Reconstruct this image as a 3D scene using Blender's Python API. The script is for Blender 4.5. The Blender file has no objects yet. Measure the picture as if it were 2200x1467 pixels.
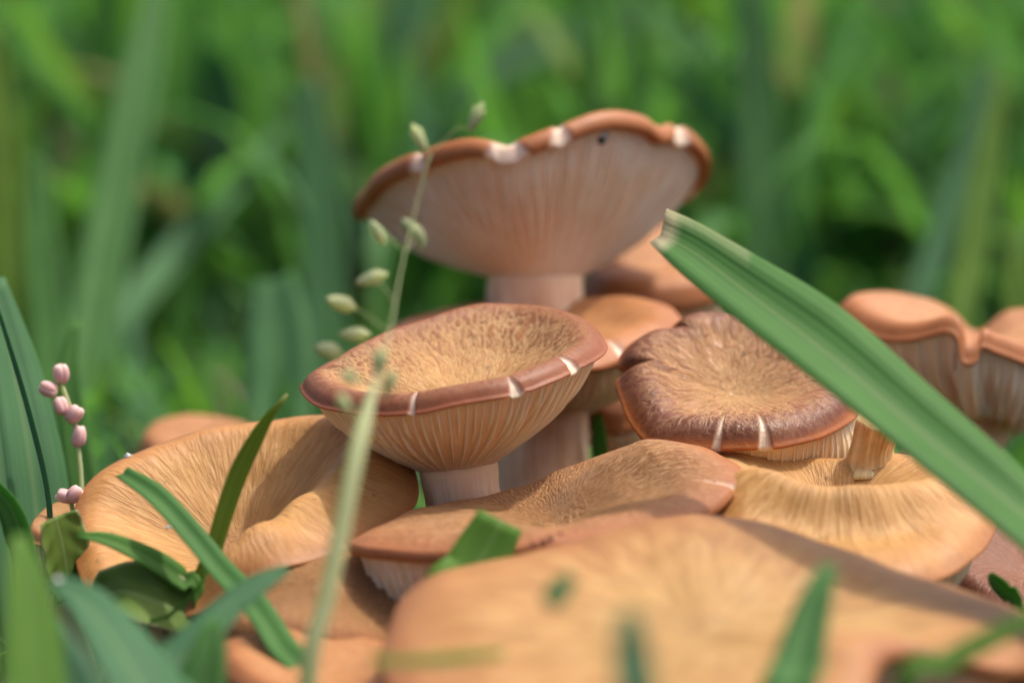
import bpy, math, random
import numpy as np
from mathutils import Vector

random.seed(7); rng = np.random.default_rng(7)
SC = bpy.context.scene
COL = SC.collection
CM = 0.01                                     # everything below is written in centimetres

# ---------------------------------------------------------------- camera
PITCH = math.radians(8.0); FOCUS = 50.0; LENS = 94.7; SENSOR = 36.0
CAM = np.array([0.0, -FOCUS*math.cos(PITCH), 7.0 + FOCUS*math.sin(PITCH)])
FWD = np.array([0.0, math.cos(PITCH), -math.sin(PITCH)])
UPV = np.array([0.0, math.sin(PITCH), math.cos(PITCH)])
RGT = np.array([1.0, 0.0, 0.0])
cd = bpy.data.cameras.new('camera'); cam = bpy.data.objects.new('camera', cd); COL.objects.link(cam)
cam.location = tuple(CAM*CM); cam.rotation_euler = (math.pi/2 - PITCH, 0, 0)
cd.lens = LENS; cd.sensor_width = SENSOR; cd.clip_start = 0.01; cd.clip_end = 200
cd.dof.use_dof = True; cd.dof.focus_distance = 0.495; cd.dof.aperture_fstop = 7.2
SC.camera = cam

# ---------------------------------------------------------------- world, sun, exposure
SUN_DIR = Vector((0.40, 0.12, 0.90)).normalized()       # towards the sun: high, right, a little behind
w = bpy.data.worlds.new('World'); SC.world = w; w.use_nodes = True
nt = w.node_tree; nt.nodes.clear()
sky = nt.nodes.new('ShaderNodeTexSky'); sky.sky_type = 'NISHITA'; sky.sun_disc = False
sky.dust_density = 6.0; sky.ozone_density = 0.0; sky.air_density = 0.6
sky.sun_elevation = math.asin(SUN_DIR.z); sky.sun_rotation = math.atan2(SUN_DIR.x, SUN_DIR.y)
bg = nt.nodes.new('ShaderNodeBackground'); bg.inputs['Strength'].default_value = 0.15
wo = nt.nodes.new('ShaderNodeOutputWorld')
nt.links.new(sky.outputs[0], bg.inputs[0]); nt.links.new(bg.outputs[0], wo.inputs[0])
sl = bpy.data.lights.new('sun', 'SUN'); sl.energy = 2.2; sl.angle = math.radians(1.5); sl.color = (1.0, 0.93, 0.82)
so = bpy.data.objects.new('sun', sl); COL.objects.link(so)
so.rotation_euler = SUN_DIR.to_track_quat('Z', 'Y').to_euler()
vs = SC.view_settings; vs.view_transform = 'Standard'; vs.look = 'None'; vs.exposure = 0.58; vs.gamma = 1.0
SC.render.engine = 'CYCLES'; SC.cycles.use_denoising = True; SC.cycles.max_bounces = 8
SC.cycles.transmission_bounces = 4; SC.cycles.caustics_reflective = False; SC.cycles.caustics_refractive = False

# ---------------------------------------------------------------- helpers
KPX = SENSOR/LENS/2200.0
def P(px, py, d):                              # a place seen along that line of sight, d cm in front of the lens
    return CAM + d*(FWD + RGT*(px-1100)*KPX - UPV*(py-733.5)*KPX)
def pxcm(n, d): return n*d*KPX                 # n photo pixels at distance d, in cm
def nrm(v): return v/np.maximum(np.linalg.norm(v, axis=-1, keepdims=True), 1e-9)
def tag(o, label=None, cat=None, group=None, kind=None):
    for k, v in (('label', label), ('category', cat), ('group', group), ('kind', kind)):
        if v: o[k] = v
    return o
def thing(name, base, label, cat, group=None):
    o = bpy.data.objects.new(name, None); COL.objects.link(o); o.empty_display_size = 0.01
    o.location = tuple(np.array(base)*CM)
    return tag(o, label, cat, group)
def obj(name, v, f, mat, parent=None, base=None, smooth=True, attrs=None):
    """one mesh object; v are world positions in cm"""
    root = parent
    while root is not None and root.parent is not None: root = root.parent
    off = np.array(root.location)/CM if root is not None else (np.array(base) if base is not None else np.array([v[:,0].mean(), v[:,1].mean(), v[:,2].min()]))
    me = bpy.data.meshes.new(name)
    me.from_pydata(((np.asarray(v)-off)*CM).tolist(), [], f if isinstance(f, list) else f.tolist())
    if smooth: me.polygons.foreach_set('use_smooth', np.ones(len(me.polygons), bool))
    for an, (typ, data) in (attrs or {}).items():
        a = me.attributes.new(an, typ, 'POINT')
        a.data.foreach_set('vector' if typ == 'FLOAT_VECTOR' else 'value', np.asarray(data, np.float32).ravel())
    me.materials.append(mat); me.update()
    o = bpy.data.objects.new(name, me); COL.objects.link(o)
    if parent is not None: o.parent = parent
    else: o.location = tuple(off*CM)
    return o
def grid_faces(nr, nc, closed=True, off=0):
    i = np.arange(nr-1)[:,None]*nc; j = np.arange(nc if closed else nc-1)[None,:]; k = (j+1) % nc
    return (np.stack([i+j, i+k, i+nc+k, i+nc+j], -1).reshape(-1,4)+off)
def catmull(pts, n, closed=True):
    p = np.asarray(pts, float); m = len(p); out = []
    segs = m if closed else m-1
    for i in range(segs):
        g = (lambda q: p[q % m]) if closed else (lambda q: p[min(max(q,0),m-1)])
        a, b, c, d = g(i-1), g(i), g(i+1), g(i+2)
        t = np.linspace(0, 1, 40, endpoint=False)[:,None]
        out.append(0.5*((2*b)+(c-a)*t+(2*a-5*b+4*c-d)*t*t+(3*b-a-3*c+d)*t**3))
    q = np.concatenate(out)
    if closed: q = np.vstack([q, q[:1]])
    else: q = np.vstack([q, p[-1:]])
    L = np.r_[0, np.cumsum(np.linalg.norm(np.diff(q[:,:3], axis=0), axis=1))]
    s = np.linspace(0, L[-1], n, endpoint=not closed)
    return np.stack([np.interp(s, L, q[:,k]) for k in range(q.shape[1])], 1)
def prof_eval(prof, r):
    a = np.array(prof); q = catmull(a, 200, closed=False)
    return np.interp(r, q[:,0], q[:,1])
_ws = [(rng.normal(size=3)*f, rng.uniform(0, 6.28), 1/f) for f in (0.7, 0.7, 1.3, 1.3, 1.3, 2.4, 2.4, 2.4, 4.5, 4.5, 4.5)]
def wob(p): return sum(a*np.sin(p@k+ph) for k, ph, a in _ws)*0.35

# ---------------------------------------------------------------- materials
def newmat(name):
    m = bpy.data.materials.new(name); m.use_nodes = True; t = m.node_tree; t.nodes.clear()
    out = t.nodes.new('ShaderNodeOutputMaterial')
    return m, t, out
def N(t, typ, **kw):
    n = t.nodes.new(typ)
    for k, v in kw.items():
        if k in n.inputs and not hasattr(n, k): n.inputs[k].default_value = v
        else: setattr(n, k, v)
    return n
def ramp(t, fac, stops, interp='LINEAR'):
    n = t.nodes.new('ShaderNodeValToRGB'); n.color_ramp.interpolation = interp
    e = n.color_ramp.elements
    while len(e) > 1: e.remove(e[-1])
    e[0].position = stops[0][0]; e[0].color = (*stops[0][1], 1) if len(stops[0][1]) == 3 else stops[0][1]
    for pos, c in stops[1:]:
        x = e.new(pos); x.color = (*c, 1)
    t.links.new(fac, n.inputs[0]); return n.outputs[0]
def mathn(t, op, a, b=None, clamp=False):
    n = t.nodes.new('ShaderNodeMath'); n.operation = op; n.use_clamp = clamp
    for i, x in enumerate((a, b)):
        if x is None: continue
        if hasattr(x, 'links') or hasattr(x, 'node'): t.links.new(x, n.inputs[i])
        else: n.inputs[i].default_value = x
    return n.outputs[0]
def mix(t, fac, a, b, blend='MIX'):
    n = t.nodes.new('ShaderNodeMix'); n.data_type = 'RGBA'; n.blend_type = blend
    for s, x in ((0, fac), (6, a), (7, b)):
        if hasattr(x, 'node'): t.links.new(x, n.inputs[s])
        else: n.inputs[s].default_value = x if s == 0 else (*x, 1)
    return n.outputs[2]
g3 = lambda v: (v, v, v)

def thin(t, bs, c, k, out):                   # flesh thin enough to let light through
    tr = N(t, 'ShaderNodeBsdfTranslucent'); t.links.new(c, tr.inputs[0])
    mx = N(t, 'ShaderNodeMixShader'); mx.inputs[0].default_value = k
    t.links.new(bs.outputs[0], mx.inputs[1]); t.links.new(tr.outputs[0], mx.inputs[2]); t.links.new(mx.outputs[0], out.inputs[0])

def cap_mat(name, stops, freq=26, rfreq=9, pale=(0.78,0.52,0.28), amt=0.5, dark=(0.22,0.09,0.04), damt=0.35, ridge=False, bump=0.5, rough=0.5, fib_stops=None, sss=0.35):
    m, t, out = newmat(name)
    at = N(t, 'ShaderNodeAttribute', attribute_name='fv'); fl = N(t, 'ShaderNodeAttribute', attribute_name='flesh')
    sep = N(t, 'ShaderNodeSeparateXYZ'); t.links.new(at.outputs['Vector'], sep.inputs[0])
    r = sep.outputs['Z']
    tc = N(t, 'ShaderNodeTexCoord')
    big = N(t, 'ShaderNodeTexNoise', Scale=45.0, Detail=3.0); t.links.new(tc.outputs['Object'], big.inputs['Vector'])
    rr = mathn(t, 'ADD', r, mathn(t, 'MULTIPLY', mathn(t, 'SUBTRACT', big.outputs[0], 0.5), 0.16))
    base = ramp(t, rr, stops)
    # radial fibrils
    mp = N(t, 'ShaderNodeMapping'); mp.inputs['Scale'].default_value = (freq, freq, rfreq)
    t.links.new(at.outputs['Vector'], mp.inputs[0])
    nz = N(t, 'ShaderNodeTexNoise', Scale=1.0, Detail=4.0, Roughness=0.55, Distortion=0.35); t.links.new(mp.outputs[0], nz.inputs['Vector'])
    ob = N(t, 'ShaderNodeTexNoise', Scale=900.0, Detail=3.0, Roughness=0.6); t.links.new(tc.outputs['Object'], ob.inputs['Vector'])
    cen = ramp(t, r, [(0.08, g3(0)), (0.3, g3(1))])
    f = mix(t, cen, ob.outputs[0], nz.outputs[0])
    if ridge:
        a = mathn(t, 'ABSOLUTE', mathn(t, 'SUBTRACT', f, 0.5))
        veins = ramp(t, a, [(0.0, g3(1)), (0.045, g3(0.55)), (0.12, g3(0))])
    else:
        veins = ramp(t, f, [(0.45, g3(0)), (0.68, g3(1))])
    darks = ramp(t, f, [(0.3, g3(1)), (0.5, g3(0))])
    zone = ramp(t, rr, fib_stops or [(0.0, g3(0.8)), (0.7, g3(1)), (0.95, g3(0.25)), (1.0, g3(0.1))])
    c = mix(t, mathn(t, 'MULTIPLY', mathn(t, 'MULTIPLY', veins, zone), amt), base, pale)
    c = mix(t, mathn(t, 'MULTIPLY', mathn(t, 'MULTIPLY', darks, zone), damt), c, dark)
    patch = N(t, 'ShaderNodeTexNoise', Scale=130.0, Detail=5.0, Roughness=0.65); t.links.new(tc.outputs['Object'], patch.inputs['Vector'])
    c = mix(t, 0.5, c, ramp(t, patch.outputs[0], [(0.3, (0.72,0.68,0.64)), (0.7, (1.12,1.12,1.1))]), 'MULTIPLY')
    sp = N(t, 'ShaderNodeTexNoise', Scale=420.0, Detail=2.0); t.links.new(tc.outputs['Object'], sp.inputs['Vector'])
    c = mix(t, mathn(t, 'MULTIPLY', ramp(t, sp.outputs[0], [(0.70, g3(0)), (0.76, g3(1))]), 0.45), c, (0.12,0.055,0.03))
    c = mix(t, fl.outputs['Fac'], c, (1.0,0.80,0.62))
    hs = N(t, 'ShaderNodeHueSaturation', Saturation=0.97, Value=0.78); t.links.new(c, hs.inputs['Color']); c = hs.outputs[0]
    bs = N(t, 'ShaderNodeBsdfPrincipled'); t.links.new(c, bs.inputs['Base Color'])
    bs.inputs['Roughness'].default_value = rough; bs.inputs['Specular IOR Level'].default_value = 0.35
    bs.inputs['Subsurface Weight'].default_value = sss; bs.inputs['Subsurface Radius'].default_value = (1.0, 0.45, 0.2); bs.inputs['Subsurface Scale'].default_value = 0.0028
    hgt = mathn(t, 'ADD', mathn(t, 'MULTIPLY', mathn(t, 'SUBTRACT', veins, darks), zone), mathn(t, 'MULTIPLY', ob.outputs[0], 0.5))
    bp = N(t, 'ShaderNodeBump', Strength=bump, Distance=0.0004); t.links.new(hgt, bp.inputs['Height'])
    t.links.new(bp.outputs[0], bs.inputs['Normal']); thin(t, bs, c, 0.06, out)
    return m

def flesh_mat(name, c1, c2, streak=(30,30,1.2), sss=0.5, rough=0.6, bump=0.3, up=None, trans=0.08):
    m, t, out = newmat(name)
    at = N(t, 'ShaderNodeAttribute', attribute_name='fv'); tc = N(t, 'ShaderNodeTexCoord')
    mp = N(t, 'ShaderNodeMapping'); mp.inputs['Scale'].default_value = streak; t.links.new(at.outputs['Vector'], mp.inputs[0])
    nz = N(t, 'ShaderNodeTexNoise', Scale=1.0, Detail=4.0); t.links.new(mp.outputs[0], nz.inputs['Vector'])
    pn = N(t, 'ShaderNodeTexNoise', Scale=110.0, Detail=5.0, Roughness=0.65); t.links.new(tc.outputs['Object'], pn.inputs['Vector'])
    f = mathn(t, 'ADD', mathn(t, 'MULTIPLY', nz.outputs[0], 0.5), mathn(t, 'MULTIPLY', pn.outputs[0], 0.5))
    c = ramp(t, f, [(0.36, c1), (0.6, c2)])
    if up:                                     # the gill colour runs down onto the stem's head
        sz = N(t, 'ShaderNodeSeparateXYZ'); t.links.new(at.outputs['Vector'], sz.inputs[0])
        c = mix(t, ramp(t, mathn(t, 'ADD', sz.outputs['Z'], mathn(t, 'MULTIPLY', f, 0.5)), [(0.45, g3(1)), (1.0, g3(0))]), c, up)
    bs = N(t, 'ShaderNodeBsdfPrincipled'); t.links.new(c, bs.inputs['Base Color'])
    bs.inputs['Roughness'].default_value = rough; bs.inputs['Specular IOR Level'].default_value = 0.3
    bs.inputs['Subsurface Weight'].default_value = sss; bs.inputs['Subsurface Radius'].default_value = (1.0, 0.5, 0.28); bs.inputs['Subsurface Scale'].default_value = 0.0035
    bp = N(t, 'ShaderNodeBump', Strength=bump, Distance=0.0003); t.links.new(f, bp.inputs['Height'])
    t.links.new(bp.outputs[0], bs.inputs['Normal']); thin(t, bs, c, trans, out)
    return m

def leaf_mat(name, stops, trans=0.4, rough=0.58, spec=0.25, vein=60.0, dry=(0.62,0.55,0.40)):
    """stops: colour by the 'tint' attribute; 'across' runs over the width, 'dry' marks withered tips"""
    m, t, out = newmat(name)
    ti = N(t, 'ShaderNodeAttribute', attribute_name='tint'); ac = N(t, 'ShaderNodeAttribute', attribute_name='across'); dr = N(t, 'ShaderNodeAttribute', attribute_name='dry')
    tc = N(t, 'ShaderNodeTexCoord')
    c = ramp(t, ti.outputs['Fac'], stops)
    wv = mathn(t, 'SINE', mathn(t, 'MULTIPLY', ac.outputs['Fac'], vein))
    nz = N(t, 'ShaderNodeTexNoise', Scale=70.0, Detail=4.0); t.links.new(tc.outputs['Object'], nz.inputs['Vector'])
    k = mathn(t, 'ADD', mathn(t, 'MULTIPLY', wv, 0.10), mathn(t, 'MULTIPLY', mathn(t, 'SUBTRACT', nz.outputs[0], 0.5), 0.7))
    c = mix(t, 1.0, c, ramp(t, mathn(t, 'ADD', k, 0.5), [(0.2, (0.78,0.82,0.8)), (0.8, (1.2,1.15,1.1))]), 'MULTIPLY')
    rib = ramp(t, mathn(t, 'ABSOLUTE', mathn(t, 'SUBTRACT', ac.outputs['Fac'], 0.5)), [(0.0, g3(0.45)), (0.05, g3(0.0))])
    c = mix(t, rib, c, (0.30,0.42,0.18))
    c = mix(t, dr.outputs['Fac'], c, dry)
    bs = N(t, 'ShaderNodeBsdfPrincipled'); t.links.new(c, bs.inputs['Base Color'])
    bs.inputs['Roughness'].default_value = rough; bs.inputs['Specular IOR Level'].default_value = spec
    bp = N(t, 'ShaderNodeBump', Strength=0.1, Distance=0.0003); t.links.new(wv, bp.inputs['Height']); t.links.new(bp.outputs[0], bs.inputs['Normal'])
    tr = N(t, 'ShaderNodeBsdfTranslucent')
    t.links.new(mix(t, 1.0, c, (1.15,1.25,0.6), 'MULTIPLY'), tr.inputs[0])
    mx = N(t, 'ShaderNodeMixShader'); mx.inputs[0].default_value = trans
    t.links.new(bs.outputs[0], mx.inputs[1]); t.links.new(tr.outputs[0], mx.inputs[2]); t.links.new(mx.outputs[0], out.inputs[0])
    return m

GREENS = [(0.0, (0.086,0.215,0.120)), (0.25, (0.103,0.258,0.112)), (0.5, (0.099,0.258,0.073)), (0.75, (0.103,0.267,0.047)), (0.93, (0.189,0.310,0.039)), (1.0, (0.292,0.267,0.189))]
M = {}
M['grass'] = leaf_mat('grass_blade', GREENS, trans=0.5)
M['leaf'] = leaf_mat('broad_leaf', [(0.0, (0.12,0.20,0.035)), (1.0, (0.17,0.29,0.06))], trans=0.35, vein=24)
M['straw'] = leaf_mat('pale_stalk', [(0.0, (0.46,0.52,0.32)), (1.0, (0.72,0.74,0.56))], trans=0.5, rough=0.6)
M['pink'] = leaf_mat('pink_petal', [(0.0, (0.60,0.50,0.38)), (0.3, (0.80,0.50,0.56)), (1.0, (0.90,0.72,0.76))], trans=0.35, rough=0.6, dry=(0.9,0.8,0.8))
ORANGE = [(0.0, (0.52,0.25,0.075)), (0.5, (0.58,0.29,0.085)), (0.86, (0.54,0.24,0.075)), (1.0, (0.44,0.16,0.05))]
M['cap_focus'] = cap_mat('cap_red_brown_rim', [(0.0, (0.66,0.37,0.12)), (0.42, (0.64,0.33,0.11)), (0.66, (0.50,0.215,0.075)), (0.80, (0.36,0.13,0.048)), (0.93, (0.29,0.095,0.04)), (1.0, (0.36,0.105,0.036))], freq=14, rfreq=12, ridge=True, amt=0.8, pale=(0.82,0.52,0.22), damt=0.3, bump=0.55, fib_stops=[(0.0, g3(0.8)), (0.72, g3(1)), (0.86, g3(0.3)), (0.95, g3(0.06)), (1.0, g3(0.0))])
M['cap_dark'] = cap_mat('cap_dark_brown', [(0.0, (0.62,0.34,0.13)), (0.3, (0.57,0.28,0.10)), (0.55, (0.44,0.185,0.065)), (0.76, (0.27,0.095,0.04)), (0.9, (0.19,0.065,0.036)), (0.96, (0.24,0.075,0.03)), (1.0, (0.48,0.15,0.03))], freq=11, rfreq=7, ridge=True, amt=0.75, pale=(0.78,0.47,0.22), damt=0.25, bump=0.8, rough=0.42, fib_stops=[(0.0, g3(0.9)), (0.6, g3(1)), (0.85, g3(0.35)), (1.0, g3(0.0))])  # orange end stop paints in the glow of light through the thin margin
M['cap_orange'] = cap_mat('cap_orange_tan', ORANGE, freq=30, rfreq=9, amt=0.4, damt=0.3, bump=0.5)
M['cap_gold'] = cap_mat('cap_golden_tan', [(0.0, (0.46,0.20,0.065)), (0.3, (0.60,0.31,0.085)), (0.75, (0.64,0.32,0.085)), (0.93, (0.58,0.26,0.07)), (1.0, (0.46,0.17,0.045))], freq=26, rfreq=7, amt=0.4, pale=(0.82,0.52,0.19), damt=0.22, bump=0.45)
M['cap_front'] = cap_mat('cap_smooth_gold', [(0.0, (0.44,0.25,0.075)), (0.35, (0.53,0.30,0.09)), (0.65, (0.54,0.27,0.08)), (0.9, (0.48,0.21,0.065)), (1.0, (0.42,0.16,0.055))], freq=12, rfreq=5, amt=0.35, pale=(0.66,0.45,0.17), damt=0.3, bump=0.2)
M['cap_rough'] = cap_mat('cap_rough_tan', [(0.0, (0.50,0.235,0.08)), (0.6, (0.54,0.25,0.08)), (0.85, (0.50,0.21,0.07)), (1.0, (0.46,0.165,0.055))], freq=42, rfreq=20, amt=0.45, damt=0.5, dark=(0.20,0.075,0.03), bump=0.8)
M['cap_back'] = cap_mat('cap_burnt_orange', [(0.0, (0.54,0.235,0.075)), (0.7, (0.55,0.225,0.07)), (0.95, (0.50,0.18,0.052)), (1.0, (0.48,0.165,0.045))], amt=0.35, damt=0.2, bump=0.3)
M['cap_umber'] = cap_mat('cap_red_umber', [(0.0, (0.28,0.11,0.05)), (1.0, (0.22,0.08,0.045))], amt=0.25, pale=(0.6,0.38,0.28), damt=0.2, bump=0.4)
M['gill'] = flesh_mat('gill_flesh', (0.86,0.61,0.39), (0.94,0.74,0.53), streak=(40,40,1.5))
M['under'] = flesh_mat('gill_hollow', (0.82,0.54,0.32), (0.90,0.64,0.41), streak=(40,40,1.5))
M['gill_pale'] = flesh_mat('gill_flesh_pale', (0.82,0.56,0.37), (0.95,0.80,0.64), streak=(40,40,1.5))
M['stem'] = flesh_mat('stem_flesh', (0.66,0.39,0.23), (0.88,0.64,0.45), streak=(9,9,0.7), bump=0.5, up=(0.86,0.58,0.36), trans=0.0)
M['stub'] = flesh_mat('torn_flesh', (0.52,0.28,0.09), (0.85,0.66,0.36), streak=(6,6,1.0), bump=0.8)
m, t, out = newmat('insect_black'); b_ = N(t, 'ShaderNodeBsdfPrincipled', Roughness=0.35); b_.inputs['Base Color'].default_value = (0.012,0.010,0.009,1); t.links.new(b_.outputs[0], out.inputs[0]); M['insect'] = m
m, t, out = newmat('soil'); b_ = N(t, 'ShaderNodeBsdfPrincipled', Roughness=0.95)
tc = N(t, 'ShaderNodeTexCoord'); n1 = N(t, 'ShaderNodeTexNoise', Scale=60.0, Detail=8.0, Roughness=0.7); t.links.new(tc.outputs['Object'], n1.inputs['Vector'])
t.links.new(ramp(t, n1.outputs[0], [(0.3, (0.022,0.016,0.010)), (0.55, (0.05,0.036,0.022)), (0.75, (0.05,0.07,0.02))]), b_.inputs['Base Color'])
bp = N(t, 'ShaderNodeBump', Strength=0.8, Distance=0.01); t.links.new(n1.outputs[0], bp.inputs['Height']); t.links.new(bp.outputs[0], b_.inputs['Normal']); t.links.new(b_.outputs[0], out.inputs[0]); M['soil'] = m
m, t, out = newmat('lint'); b_ = N(t, 'ShaderNodeBsdfPrincipled', Roughness=0.8); b_.inputs['Base Color'].default_value = (0.8,0.82,0.78,1); t.links.new(b_.outputs[0], out.inputs[0]); M['lint'] = m

m, t, out = newmat('dark_crumb'); b_ = N(t, 'ShaderNodeBsdfPrincipled', Roughness=0.9); b_.inputs['Base Color'].default_value = (0.09,0.035,0.02,1); t.links.new(b_.outputs[0], out.inputs[0]); M['crumb'] = m

# ---------------------------------------------------------------- ground
def ground():
    n = 120
    r = np.concatenate([np.linspace(0, 150, 60), np.geomspace(155, 9000, 30)]); a = np.linspace(0, 2*math.pi, n, endpoint=False)
    R_, A_ = np.meshgrid(r, a, indexing='ij')
    x, y = R_*np.cos(A_), R_*np.sin(A_)
    z = 0.35*np.sin(x*0.23+1)*np.sin(y*0.19) + 0.2*np.sin(x*0.7)*np.cos(y*0.6+2) - 0.3
    v = np.stack([x, y, z], -1).reshape(-1, 3)
    o = obj('ground', v, grid_faces(len(r), n), M['soil'], base=(0,0,0)); o['kind'] = 'structure'
ground()

# ---------------------------------------------------------------- mushrooms
def tube(path, radii, nseg=40, ph=0.0, ridges=0.0, flare=None):
    """swept tube; returns verts, faces, fv"""
    path = np.asarray(path); n = len(path)
    tan = nrm(np.gradient(path, axis=0))
    ref = np.array([0, -1.0, 0.05]); vv = []; fv = []
    a = np.linspace(0, 2*math.pi, nseg, endpoint=False)
    L = np.r_[0, np.cumsum(np.linalg.norm(np.diff(path, axis=0), axis=1))]
    for i in range(n):
        s = nrm(np.cross(tan[i], ref)); u = nrm(np.cross(s, tan[i]))
        rad = radii[i]*(1 + ridges*(np.sin(a*7+ph)+0.6*np.sin(a*13+2*ph+L[i])+0.4*np.sin(a*3+L[i]*1.3)))
        vv.append(path[i] + np.outer(rad*np.cos(a), s) + np.outer(rad*np.sin(a), u))
        fv.append(np.stack([np.cos(a), np.sin(a), np.full(nseg, L[i])], 1))
    v = np.concatenate(vv); f = grid_faces(n, nseg).tolist()
    v = np.vstack([v, path[:1], path[-1:]]); fv = np.vstack(fv+[np.array([[0,0,0],[0,0,1.0]])]); c0 = n*nseg
    for j in range(nseg):
        f.append([c0, (j+1) % nseg, j]); f.append([c0+1, (n-1)*nseg+j, (n-1)*nseg+(j+1) % nseg])
    return v, f, fv

def mushroom(label, rim, d0, capm, prof, dep=0.5, ctr=None, turn=0.12, edge=0.10, top=None, rs=0.7, stem=(), ub=0.15, upow=1.0,
             ngill=70, gh=0.13, gillm='gill', underm='under', NT=320, NR=44, splits=(), bumps=(), wobble=0.05, wave=0.0, name='mushroom', group='mushrooms of the cluster', margin_out=0.06):
    rp = np.array([P(x, y, d0+dd) for x, y, dd in rim])
    RM = catmull(rp, NT)
    cen = RM.mean(0)
    nx = np.roll(RM, -1, 0); Nn = nrm(np.cross(RM-cen, nx-cen).sum(0))
    if Nn[2] < 0: Nn = -Nn
    C = (P(ctr[0], ctr[1], d0+ctr[2]) if ctr else cen) - Nn*dep
    if wave:
        a = np.linspace(0, 2*math.pi, NT, endpoint=False); ph = rng.uniform(0, 6, 4)
        RM = RM + Nn*(wave*(np.sin(5*a+ph[0])+0.7*np.sin(9*a+ph[1])+0.5*np.sin(14*a+ph[2])))[:,None]
    O = (RM-C) - ((RM-C)@Nn)[:,None]*Nn; O = nrm(O)
    ang = np.cumsum(np.r_[0, np.linalg.norm(np.diff(O, axis=0), axis=1)]); ang = ang/ang[-1]*2*math.pi*(NT-1)/NT
    sp = np.zeros(NT); 
    # margin splits
    spl = []
    for (sx, sy, wid, ln) in splits:
        dirs = RM-CAM; pr = np.stack([1100+(dirs@RGT)/(dirs@FWD)/KPX, 733.5-(dirs@UPV)/(dirs@FWD)/KPX], 1)
        k = int(np.argmin(np.hypot(pr[:,0]-sx, pr[:,1]-sy))); spl.append((k, wid, ln))
    per = np.r_[0, np.cumsum(np.linalg.norm(np.diff(RM, axis=0), axis=1))]; tot = per[-1]+np.linalg.norm(RM[0]-RM[-1])
    def mask(r):
        mk = np.zeros(NT)
        for k, wid, ln in spl:
            dd = np.abs(per-per[k]); dd = np.minimum(dd, tot-dd)
            hw = wid*0.5*max(0.0, (r-(1-ln))/ln)*(1+0.25*math.sin(k+wid*50))
            if hw > 0: mk = np.maximum(mk, np.clip((hw-dd)/0.05+0.5, 0, 1))
        return mk
    rr = 1-(1-np.linspace(0, 1, NR))**1.25; rr[0] = 0.004
    h = prof_eval(prof, rr)
    V = []; FV = []; FL = []
    def put(pts, r, mk): V.append(pts); FV.append(np.stack([np.cos(ang), np.sin(ang), np.full(NT, r)], 1)); FL.append(mk)
    B = [(P(bx, by, d0+bd), amp, sg) for bx, by, bd, amp, sg in bumps]
    def bumped(S, r):
        S0 = S
        for c, amp, sg in B:
            q = S0-c; q = q-(q@Nn)[:,None]*Nn
            S = S + Nn*(amp*np.exp(-(q*q).sum(1)/(2*sg*sg))*(1-r**6))[:,None]
        return S
    for r, hh in zip(rr, h):
        S = C + (RM-C)*r + Nn*hh
        S = bumped(S, r)
        S = S + Nn*(wobble*wob(S*1.4)*min(1, 3*r)*(1-0.5*r))[:,None]
        mk = mask(r)
        S = S - Nn*(0.07*mk)[:,None] - O*(0.04*mk*r**8)[:,None]
        put(S, r, mk)
    Pt = V[-1]; mk1 = mask(1.0)
    for k in range(1, 6):                       # the rolled margin
        q = k/5
        mkq = mask(1.0+q*0.12); put(Pt - Nn*(turn*q) + O*((margin_out*math.sin(math.pi*q*0.8))*(1-0.7*mkq))[:,None], 1.0, mkq)
    E = Pt - Nn*turn - O*edge + Nn*edge*0.25
    put(E, 1.0, mk1*0.6)
    v = np.concatenate(V); f = grid_faces(len(V), NT).tolist()
    v = np.vstack([v, (C+Nn*h[0])[None]]); c0 = len(v)-1
    for j in range(NT): f.append([c0, (j+1) % NT, j])
    fv = np.vstack(FV+[np.array([[0,0,0]])]); fl = np.concatenate(FL+[np.zeros(1)])
    # stem: path from the top ring down to the ground
    T = P(*top) if top else C - Nn*1.5
    pts = [T + Nn*0.25] + [T] + [P(a, b, c) for a, b, c, _ in stem]
    rad = [rs*0.9, rs] + [q[3] for q in stem]
    last = pts[-1].copy()
    foot = last.copy(); foot[2] = -0.6; foot[:2] = foot[:2]*0.93 + np.array([0.5,0.5])*0.07
    if last[2] > 0.2: pts.append(foot); rad.append(rad[-1]*1.05)
    sp_ = catmull(np.hstack([np.array(pts), np.array(rad)[:,None]]), 26, closed=False)
    t_ = thing(name, (sp_[-1,0], sp_[-1,1], 0), label, 'mushroom', group)
    obj('cap', v, f, capm, t_, attrs={'fv': ('FLOAT_VECTOR', fv), 'flesh': ('FLOAT', fl)})
    sv, sf, sfv = tube(sp_[:,:3], sp_[:,3], 36, ph=rng.uniform(0,6), ridges=0.018)
    obj('stem', sv, sf, M['stem'], t_, attrs={'fv': ('FLOAT_VECTOR', sfv)})
    # underside: from the margin to the stem
    ax = nrm(np.array(pts[1])-np.array(pts[2] if len(pts) > 2 else foot))
    Oq = nrm(O - (O@ax)[:,None]*ax); Q = T + Oq*rs*0.97
    ns = 22; U = []
    Ld = nrm(Q-E); down = -Nn - (Ld@-Nn)[:,None]*Ld; down = nrm(down)
    ss = np.linspace(0, 1, ns)
    for s in ss:
        U.append(E*(1-s)+Q*s + down*(ub*math.sin(math.pi*s**upow)))
    U = np.array(U)
    U2 = np.concatenate([U, [T + Oq*rs*0.8 - ax*0.12]])
    ufv = np.concatenate([np.stack([np.cos(ang), np.sin(ang), np.full(NT, s)], 1) for s in list(ss)+[1.2]])
    obj('cap_underside', U2.reshape(-1,3), grid_faces(ns+1, NT)[:, ::-1], M[underm], t_, attrs={'fv': ('FLOAT_VECTOR', ufv)})
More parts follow.
